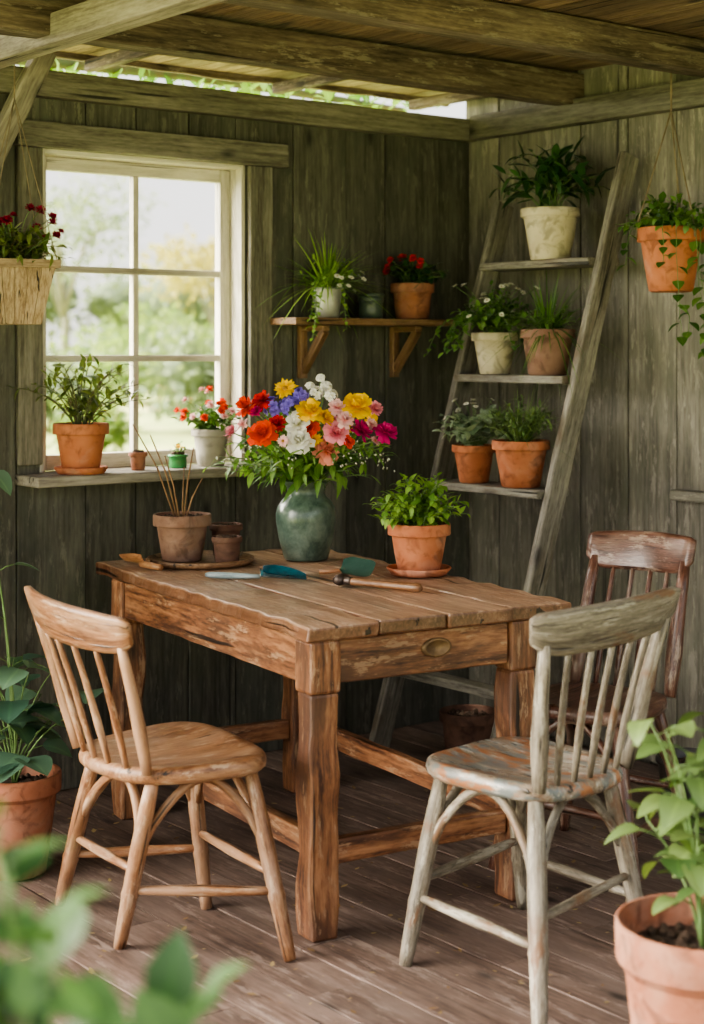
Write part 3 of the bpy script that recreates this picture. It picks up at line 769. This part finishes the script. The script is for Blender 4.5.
potted('potted_plant', 'large cream pot with dark glossy plant on the ladder', 'potted plant', RW(ru(1.71)-.01, 4.02, 1.7102), .178, .103, .068, M_creamp,
       [('foliage', [L_dark, M_stem], fol(n=26, H=.27, spread=.21, ll=.13, lw=.04, lps=6, droop=.35, start=.35, br=.03))], rim=.03, group=G)
def cream2(mb, c):
    foliage(mb, c, 46, .21, .18, .036, .022, 9, .5, .3)
    for i in range(10):
        a = R.uniform(2.2, 4.6) if i < 7 else R.uniform(0, 6.28); vine(mb, c+V((math.cos(a)*.06, math.sin(a)*.06, .06)), (math.cos(a), math.sin(a), 1.2), R.uniform(.2, .3), .03, .022, 13, g=.3)
potted('potted_plant', 'cream clay pot with trailing white-flowered plant on a ladder shelf', 'potted plant', RW(ru(1.315)-.0, 4.18, 1.3152), .145, .082, .053, M_creamp,
       [('foliage', [L_mid, M_stem], cream2), ('flowers', [P['whi'], M_cent, M_stem], flowers_on(26, .22, .22, .014, 'daisy', .2))], group=G, rotz=-.1)
potted('potted_grass', 'brown clay pot with arching grassy plant on a ladder shelf', 'potted plant', RW(ru(1.315)-.0, 3.92, 1.3152), .155, .093, .064, M_terrab,
       [('foliage', [L_mid, M_stem], lambda mb, c: (grass(mb, c, 150, .25, .007, 1.6, .9), foliage(mb, c, 22, .14, .12, .035, .016, 7)))], group=G)
potted('potted_plant', 'small terracotta pot with silvery green rounded leaves on a ladder shelf', 'potted plant', RW(ru(.945)-.01, 4.15, .9452), .13, .076, .05, M_terra,
       [('foliage', [L_grey, M_stem], fol(n=34, H=.18, spread=.15, ll=.05, lw=.042, lps=7, droop=.3, shape=3)), ('flowers', [P['whi'], M_cent, M_stem], flowers_on(9, .2, .1, .013, 'daisy', .8))], group=G)
potted('potted_herb', 'terracotta pot with bushy green herb on the lowest ladder shelf', 'potted plant', RW(ru(.945)-.01, 3.92, .9452), .155, .096, .064, M_terra,
       [('foliage', [L_br, M_stem], lambda mb, c: (foliage(mb, c, 48, .19, .14, .042, .012, 12, .3, .2), grass(mb, c, 70, .23, .006, 1.3, .6)))], group=G)

# ---------------------------------------------------------------- wall shelf
ush, ueh, wf = 3.2, 3.96, W0-.18
sh = root('wall_shelf', 'brown wooden wall shelf on two triangular brackets', 'shelf', RW(3.58, W0-.05, 1.48))
def SP(u, w, z): return V((u-3.58, w-(W0-.05), z-1.48))
mb = MB(); mb.beam(SP(ush+.05, W0-.105, 1.499), SP(ueh+.01, W0-.105, 1.499), .155, .024, seg=10, wob=.001); mb.obj('board', M_shelf, parent=sh, bevel=.003)
for uu in (3.40, 3.82):
    mb = MB(); mb.beam(SP(uu, W0-.014, 1.30), SP(uu, W0-.014, 1.486), .03, .024, up=(0, 1, 0)); mb.beam(SP(uu, W0-.155, 1.476), SP(uu, W0-.028, 1.476), .03, .02)
    mb.beam(SP(uu, W0-.02, 1.325), SP(uu, W0-.145, 1.468), .024, .03); mb.obj('bracket', M_shelf, parent=sh, bevel=.003)
SZ = 1.5122
def spider(mb, c):
    grass(mb, c, 130, .25, .008, 1.6, .9)
    foliage(mb, c, 24, .15, .13, .03, .016, 7, .4, .2)
    for i in range(4):
        a = 3.6+i*.3; vine(mb, c+V((math.cos(a)*.05, math.sin(a)*.05, .05)), (math.cos(a), math.sin(a)*.9, .9), R.uniform(.2, .36), .022, .016, 18)
potted('potted_spider_plant', 'zinc pot with arching spider plant trailing over the wall shelf', 'potted plant', RW(3.425, W0-.125, SZ), .105, .058, .042, M_metalp,
       [('foliage', [L_lime, M_stem], spider), ('flowers', [P['whi'], M_cent, M_stem], flowers_on(16, .1, .18, .012, 'daisy', .1))], rim=.006, rotz=0)
potted('storage_jar', 'small dark green glazed jar on the wall shelf', 'jar', RW(3.64, W0-.1, SZ), .078, .047, .043, M_jar,
       [('lid', [M_jar], lambda mb, c: mb.lathe([(0, .012), (.048, .012), (.05, .018), (.046, .024), (0, .026)], 32, c))], rim=.02, soil=False)
potted('potted_flower', 'terracotta pot with dark leaves and red flowers on the wall shelf', 'potted plant', RW(3.83, W0-.105, SZ), .13, .08, .06, M_terrao,
       [('foliage', [L_dark, M_stem], fol(n=24, H=.13, spread=.13, ll=.055, lw=.035, lps=6)), ('flowers', [P['red'], M_cent, M_stem], flowers_on(7, .15, .1, .018, 'rose'))], rim=.035)

# ---------------------------------------------------------------- window sill
ZS = 1.0115
def sill(px, w=4.585):
    r = (px-352)/F; d = w/(C-S*r); return RW((C*r+S)*d, w, ZS)
potted('potted_plant', 'terracotta pot with leafy olive-green plant on the window sill', 'potted plant', sill(81, 4.57), .15, .088, .058, M_terra,
       [('foliage', [L_oliv, M_stemb], fol(n=30, H=.27, spread=.23, ll=.06, lw=.024, lps=9, droop=.15, start=.2))], saucer=.085, rim=.035, clampy=False)
potted('clay_cup', 'tiny empty terracotta cup on the window sill', 'pot', sill(138), .058, .031, .022, M_terrao, [], rim=.014)
potted('small_planter', 'tiny green glazed jar with a small flower on the sill', 'potted plant', sill(178), .045, .034, .03, M_jarg,
       [('foliage', [L_mid, M_stem], fol(n=9, H=.05, spread=.035, ll=.02, lw=.012, lps=4)), ('flowers', [P['yel'], M_cent, M_stem], flowers_on(3, .06, .02, .011, 'daisy'))], rim=.01, clampy=False)
potted('potted_flower', 'grey clay pot with red and pink blossoms on the window sill', 'potted plant', sill(211), .125, .066, .045, M_greyp,
       [('foliage', [L_mid, M_stem], fol(n=26, H=.12, spread=.11, ll=.04, lw=.03, lps=6)), ('flowers', [P['ored'], M_cent, M_stem], flowers_on(12, .15, .12, .015, 'rose')),
        ('flowers', [P['lpink'], M_cent, M_stem], flowers_on(10, .15, .12, .014, 'rose'))], rim=.025, clampy=False)

# ---------------------------------------------------------------- table objects
vp = W(-.1425, 5.05, ZT+.0025)
vr = root('flower_vase', 'round mottled green glazed ceramic vase on the wooden table', 'vase', vp)
mb = MB(); mb.lathe([(0, 0), (.064, 0), (.068, .004), (.073, .02), (.085, .065), (.093, .115), (.094, .14), (.088, .165), (.075, .184), (.062, .196), (.057, .207), (.059, .222), (.067, .234), (.074, .241), (.071, .244), (.063, .238), (.053, .222), (.050, .206), (.06, .18), (.08, .14), (.06, .03), (0, .02)], 56)
mb.obj('vase_body', M_vase, parent=vr)
bq = root('flower_bouquet', 'colourful mixed garden bouquet standing in the green vase', 'flowers', vp+V((0, 0, .03)))
FL = [(246,408,'ored',12,'rose'),(262,401,'red',10,'rose'),(262,434,'ored',14,'rose'),(277,424,'red',9,'pom'),(285,389,'yel',12,'daisy'),(273,407,'vio',12,'cluster'),(290,406,'vio',11,'cluster'),
 (298,425,'whi',13,'rose'),(299,441,'whi',14,'rose'),(310,412,'yel',13,'rose'),(331,396,'whi',8,'cluster'),(326,387,'whi',7,'cluster'),(321,379,'whi',6,'cluster'),(317,393,'whi',8,'cluster'),(310,387,'whi',6,'cluster'),(314,440,'yel',9,'daisy'),(327,451,'sal',13,'rose'),(336,433,'pink',13,'rose'),
 (325,418,'yel',9,'pom'),(356,407,'yel',15,'rose'),(375,409,'pink',8,'pom'),(361,432,'mag',12,'rose'),(386,433,'mag',12,'rose'),(345,420,'lpink',9,'rose'),(233,433,'pink',9,'pom'),(337,408,'lpink',9,'rose'),
 (301,395,'vio',9,'cluster'),(243,424,'lpink',6,'rose'),(375,441,'lpink',6,'daisy'),(283,441,'lpink',6,'daisy'),(310,428,'ored',9,'rose'),(348,442,'ored',7,'rose'),(256,412,'mag',6,'pom'),(371,424,'lpink',6,'rose')]
d0 = 5.05; bl = bq.location
neck = V((0, 0, .18)); mst = MB()
def addfl(px, py, d, col, rpx, kind):
    p = PX(px, py, d=d)-bl; nr = (p-V((0, 0, .24))); nr.z = abs(nr.z)*.6+.03
    nr = nr.normalized()+V((R.uniform(-.4, .4), R.uniform(-.4, .4), R.uniform(-.1, .5)))
    mb = MB(); bloom(mb, p, nr, rpx/323*1.1, kind); o = mb.obj('flower', [P[col], M_cent], parent=bq)
    ctl = neck+(p-neck)*.3+V((0, 0, .08)); mst.tube([bez(V((0, 0, .0)), neck*1.0, neck, t/2) for t in range(3)]+[bez(neck, ctl, p, t/4) for t in range(1, 5)], .0022, 4, mat=1)
for (px, py, col, rp, kd) in FL:
    r2 = ((px-312)/92)**2+((py-432)/58)**2
    addfl(px, py, d0-.17*math.sqrt(max(0, 1-r2))-.03+R.uniform(-.04, .03), col, rp, kd)
for i in range(9):
    a = R.uniform(0, 6.28); px = 312+60*math.cos(a); py = 434-16*abs(math.sin(a*1.7)); addfl(px, py, d0+R.uniform(.05, .16), R.choice(['red', 'yel', 'whi', 'pink', 'vio', 'oyel']), R.uniform(7, 9), 'rose')
foliage(mst, neck, 54, .29, .30, .07, .022, 8, .1, .4, br=.02, fall=.6)
foliage(mst, neck, 22, .15, .23, .10, .03, 6, .1, .4, br=.02)
grass(mst, neck, 70, .33, .008, 1.0, .5)
mst.obj('foliage', [L_bq, M_stem], parent=bq)
mb = MB()
for i in range(30):
    a = R.uniform(0, 6.28); q = math.sqrt(R.random()); p = V((math.cos(a)*q*.27, math.sin(a)*q*.27, .17+.25*(1-.5*q*q)*R.uniform(.6, 1.08)))
    for k in range(5):
        pp = p+V((R.uniform(-1, 1), R.uniform(-1, 1), R.uniform(-1, 1)))*.02
        mb.leaf(pp, (R.uniform(-1, 1), R.uniform(-1, 1), 1), (0, 1, 0), .007, .006, 0, 0, 2, 2)
o = mb.obj('filler_flower', [P['whi']], parent=bq); o['kind'] = 'stuff'
potted('potted_herb', 'terracotta pot with lush bright green basil on a saucer', 'potted plant', PX(419, 574, z=ZT+.0025), .14, .091, .062, M_terra,
       [('foliage', [L_lime, M_stem], fol(n=80, H=.18, spread=.145, ll=.042, lw=.024, lps=9, droop=.2, start=.15, br=.04, hmin=.5))], saucer=.094, rim=.035)
tz = ZT+.003
tr_ = W(-.46, 4.95, tz); tray = root('serving_tray', 'round wooden tray holding clay pots on the table', 'tray', tr_)
mb = MB(); mb.lathe([(0, 0), (.148, 0), (.16, .006), (.163, .018), (.158, .02), (.15, .01), (0, .01)], 56); mb.obj('tray_body', M_shelf, parent=tray)
def sticks(mb, c):
    for (x, y, h) in ((-.16, .08, .29), (-.10, .03, .26), (.03, .05, .22), (-.05, -.02, .2), (.06, .02, .13), (0.0, .06, .16)):
        mb.tube([c+V((x*.1, y*.1, -.01)), c+V((x*.5, y*.5, h*.55)), c+V((x, y, h))], [.0032, .0028, .002], 6)
potted('clay_pot', 'brown clay pot with dry twigs standing on the wooden tray', 'pot', W(-.515, 4.94, tz+.0102), .14, .088, .06, M_terrab, [('twig', [M_bamb], sticks)], rim=.035, rotz=-TH)
potted('clay_pot', 'small dark brown clay pot on the wooden tray', 'pot', W(-.375, 4.89, tz+.0102), .078, .046, .036, M_terrad, [], rim=.018)
potted('clay_pot', 'small dark brown clay pot beside the twig pot on the tray', 'pot', W(-.39, 5.04, tz+.0102), .10, .052, .038, M_terrad, [], rim=.02)
def tool_dir(p0, p1):
    a = W(*p0); b = W(*p1); d = b-a; return a, math.atan2(d.y, d.x), d.length
def blade(mb, x0, x1, wid, z0, cup, tilt=0.0, kind='point'):
    vs = []; fs = []; n = 16; m = 8
    for lay in (0, 1):
        for i in range(n+1):
            t = i/n
            if kind == 'point': ww = wid*.5*(min(1, (t+.05)*4.0)**.6)*(1 if t < .35 else math.cos((t-.35)/.65*math.pi/2)**.75)
            else: ww = wid*.5*(.55+.45*min(1, t*5))*(1 if t < .8 else 1-.25*((t-.8)/.2)**2)
            for j in range(m+1):
                s_ = -1+2*j/m; vs.append(V((x0+(x1-x0)*t, s_*ww*math.cos(tilt), z0+cup*(s_*s_)*(1-.5*t)-.004*t+lay*.0018+(s_*ww+wid*.5)*math.sin(tilt))))
    q = (n+1)*(m+1)
    for i in range(n):
        for j in range(m):
            a = i*(m+1)+j; fs.append((a, a+m+1, a+m+2, a+1)); fs.append((q+a, q+a+1, q+a+m+2, q+a+m+1))
    mb.add(vs, fs, smooth=True)
a_, rz, L_ = tool_dir((-.415, 4.62), (-.150, 4.56))
tw = root('hand_trowel', 'garden trowel with teal blade and pale handle lying on the table', 'trowel', V((a_.x, a_.y, ZT+.003)), rz)
mb = MB(); mb.tube([(0, 0, .010), (.01, 0, .010), (.05, 0, .010), (.12, 0, .010), (.16, 0, .010)], [.005, .0085, .0095, .0075, .006], 14); mb.obj('handle', M_paleh, parent=tw)
mb = MB(); mb.tube([(.155, 0, .010), (.17, 0, .016), (.19, 0, .010)], [.0045, .004, .0045], 10); mb.obj('shaft', M_steel, parent=tw)
mb = MB(); blade(mb, .165, .295, .085, .003, .026, .14); mb.obj('blade', M_teal, parent=tw)
a_, rz, L_ = tool_dir((.185, 4.33), (-.06, 4.50))
tw = root('garden_mallet', 'small garden tool with wooden handle and dark metal head', 'garden tool', V((a_.x, a_.y, ZT+.003)), rz)
mb = MB(); mb.tube([(0, 0, .014), (.006, 0, .014), (.02, 0, .014), (.1, 0, .014), (.18, 0, .014), (.22, 0, .014), (.235, 0, .014)], [.006, .0115, .013, .0105, .010, .0115, .010], 14); mb.obj('handle', M_handle, parent=tw)
mb = MB(); mb.tube([(.225, 0, .015), (.23, 0, .015), (.245, 0, .015), (.25, 0, .015)], [.0115, .012, .012, .0115], 14)
mb.tube([(.262, -.026, .016), (.262, -.012, .0165), (.262, .012, .0165), (.262, .024, .016)], [.013, .0155, .0155, .011], 12); mb.obj('head', M_iron, parent=tw)
a_, rz, L_ = tool_dir((-.045, 4.66), (.075, 4.60))
tw = root('hand_spade', 'small dark green steel hand spade blade on the table', 'trowel', V((a_.x, a_.y, ZT+.003)), rz)
mb = MB(); blade(mb, .015, .115, .07, .004, .012, .6, 'square'); mb.obj('blade', M_tealg, parent=tw)
mb = MB(); mb.tube([(-.05, -.01, .01), (-.02, 0, .012), (.03, 0, .02)], [.008, .006, .005], 10); mb.obj('shaft', M_handle, parent=tw)
a_, rz, L_ = tool_dir((-.57, 4.77), (-.72, 4.95))
tw = root('wooden_scoop', 'small carved wooden scoop lying on the table corner', 'scoop', V((a_.x, a_.y, ZT+.003)), rz)
mb = MB(); mb.tube([(-.02, 0, .012), (.03, 0, .012), (.08, 0, .014)], [.009, .010, .013], 12); blade(mb, .06, .17, .07, .004, .02, .35, 'square'); mb.obj('scoop_body', M_handle, parent=tw)

# ---------------------------------------------------------------- hanging things
hp = W((671-352)/F*5.2, 5.2, 1.585)
def hangv(mb, c):
    foliage(mb, c, 46, .16, .18, .04, .028, 8, .5, .3)
    for i in range(5):
        a = i*1.2; vine(mb, c+V((math.cos(a)*.09, math.sin(a)*.09, .05)), (math.cos(a), math.sin(a), .5), .16, .04, .032, 7)
    for a, L in ((-2.3, .34), (-1.6, .44), (-1.75, .38)):
        e = c+V((math.cos(a)*.112, math.sin(a)*.112, .04))
        mb.tube([c+V((math.cos(a)*.06, math.sin(a)*.06, .03)), e+V((0, 0, .01)), e+V((math.cos(a)*.01, math.sin(a)*.01, -.02))], .0016, 4, mat=1)
        pts = vine(mb, e+V((math.cos(a)*.01, math.sin(a)*.01, -.02)), (math.cos(a)*.2, math.sin(a)*.2, -1), L, .048, .042, 8)
        vine(mb, pts[7], (math.cos(a+2), math.sin(a+2), .2), .1, .045, .04, 4)
hg = potted('hanging_planter', 'hanging terracotta pot with trailing ivy on cords', 'hanging planter', hp, .205, .108, .07, M_terra, [('foliage', [L_mid, M_stem], hangv)], rim=.045, rotz=0)
mb = MB(); top = V((0, 0, 2.283-hp.z))
for i in range(3):
    a = 2.09*i+.4; mb.tube([(math.cos(a)*.11, math.sin(a)*.11, .17), (math.cos(a)*.108, math.sin(a)*.108, .21), (0, 0, top.z-.12)], .0028, 5)
mb.tube([(0, 0, top.z-.12), (0, 0, top.z)], .0035, 5); mb.obj('cord', M_cord, parent=hg)

bp = RW(2.165, 4.38, 1.475)
hb = root('hanging_planter', 'tan wooden tapered hanging planter with dark red flowers', 'hanging planter', bp, -.25)
mb = MB(); H = .185; t0, t1 = .065, .102
for s_ in range(4):
    a = math.pi/2*s_; rot = Matrix.Rotation(a, 3, 'Z'); K = 5
    for k in range(K):
        f0 = -1+2*k/K; f1 = -1+2*(k+1)/K; e = .012
        q = []
        for (r_, z_) in ((t0, 0), (t1, H-.004)):
            for off in (0, -.009):
                q += [rot @ V((r_+off, r_*f0+.0006, z_)), rot @ V((r_+off, r_*f1-.0006, z_))]
        mb.add(q, [(0, 1, 5, 4), (2, 6, 7, 3), (0, 4, 6, 2), (1, 3, 7, 5), (4, 5, 7, 6), (0, 2, 3, 1)], [V((p.z, p.y+s_*.3, p.x)) for p in [rot.inverted() @ x for x in q]], .5+.3*R.random())
    mb.beam(rot @ V((t1+.002, -t1-.008, H-.01)), rot @ V((t1+.002, t1+.008, H-.01)), .014, .024, seg=6, wob=.002)
mb.beam((0, -t0+.005, .006), (0, t0-.005, .006), t0*1.9, .01)
mb.obj('planter_box', M_wick, parent=hb)
mb = MB(); mb.beam((0, -.085, .14), (0, .085, .14), .17, .02); mb.obj('soil', M_soil, parent=hb)
mb = MB(); foliage(mb, V((0, 0, .16)), 50, .16, .17, .055, .02, 8, .5, .2, br=.06); mb.obj('foliage', [L_oliv, M_stemb], parent=hb)
mb = MB(); flowers_on(22, .2, .18, .017, 'pom')(mb, V((0, 0, .16))); mb.obj('flowers', [P['wine'], M_cent, M_stem], parent=hb)
mb = MB(); tz2 = 2.238-bp.z
for (x, y) in ((1, 1), (1, -1), (-1, 1), (-1, -1)): mb.tube([(x*t1, y*t1, H), (0, 0, tz2-.1)], .0015, 5)
mb.tube([(0, 0, tz2-.1), (0, 0, tz2)], .0025, 5); mb.obj('cord', M_cord, parent=hb)

# ---------------------------------------------------------------- floor pots
potted('potted_plant', 'large terracotta floor pot with light green leafy plant', 'potted plant', W(.625, 2.9, 0), .385, .155, .105, M_terrao,
       [('foliage', [L_br, M_stem], lambda mb, c: (branchy(mb, c, 11, .42, .15, .07, .06, 3, pet=.035, sub=4, hmin=.45, smin=.4)))], rim=.07, rotz=0)
potted('potted_plant', 'terracotta floor pot with broad blue-green leaves near the wall', 'potted plant', W(-.905, 4.37, 0), .27, .125, .085, M_terrao,
       [('foliage', [L_blue, M_stem], lambda mb, c: (branchy(mb, c, 13, .42, .22, .115, .105, 3, pet=.045, sub=0, hmin=.35, smin=.4, bmax=.35), branchy(mb, c, 2, .84, .15, .11, .07, 3, a0=2.3, a1=3.0, pet=.06, sub=1, hmin=.9, bmax=.4)))], rim=.05, rotz=0)
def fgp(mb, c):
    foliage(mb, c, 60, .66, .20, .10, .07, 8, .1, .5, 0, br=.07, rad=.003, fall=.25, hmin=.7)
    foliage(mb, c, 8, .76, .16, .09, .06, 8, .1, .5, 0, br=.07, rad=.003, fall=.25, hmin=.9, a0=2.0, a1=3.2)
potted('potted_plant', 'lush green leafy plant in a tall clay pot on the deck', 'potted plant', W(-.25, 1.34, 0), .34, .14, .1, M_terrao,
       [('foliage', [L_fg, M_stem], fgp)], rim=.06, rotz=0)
potted('clay_pot', 'dark brown clay pot on the floor beneath the ladder', 'pot', RW(3.74, 4.14, 0), .17, .1, .075, M_terrad, [], rim=.035)
potted('nursery_pot', 'black plastic nursery pot on the floor by the plank wall', 'pot', W(1.0, 4.80, 0), .205, .105, .08, M_black, [], rim=.02)
mb = MB()
for i in range(520):
    p = W(R.uniform(-.9, 1.0), R.uniform(2.9, 5.2), .004)
    if p.x > -.1 or p.y > -.05: continue
    s_ = R.random()**2; a = R.uniform(0, 6.28); mb.leaf(p, (math.cos(a), math.sin(a), R.uniform(0, .1)), (0, 0, 1), .007+.024*s_, .005+.01*s_, -.1, .1, 3)
o = mb.obj('fallen_leaves', L_dry); o['kind'] = 'stuff'; o['label'] = 'scattered small dry leaves on the wooden floor'; o['category'] = 'leaves'
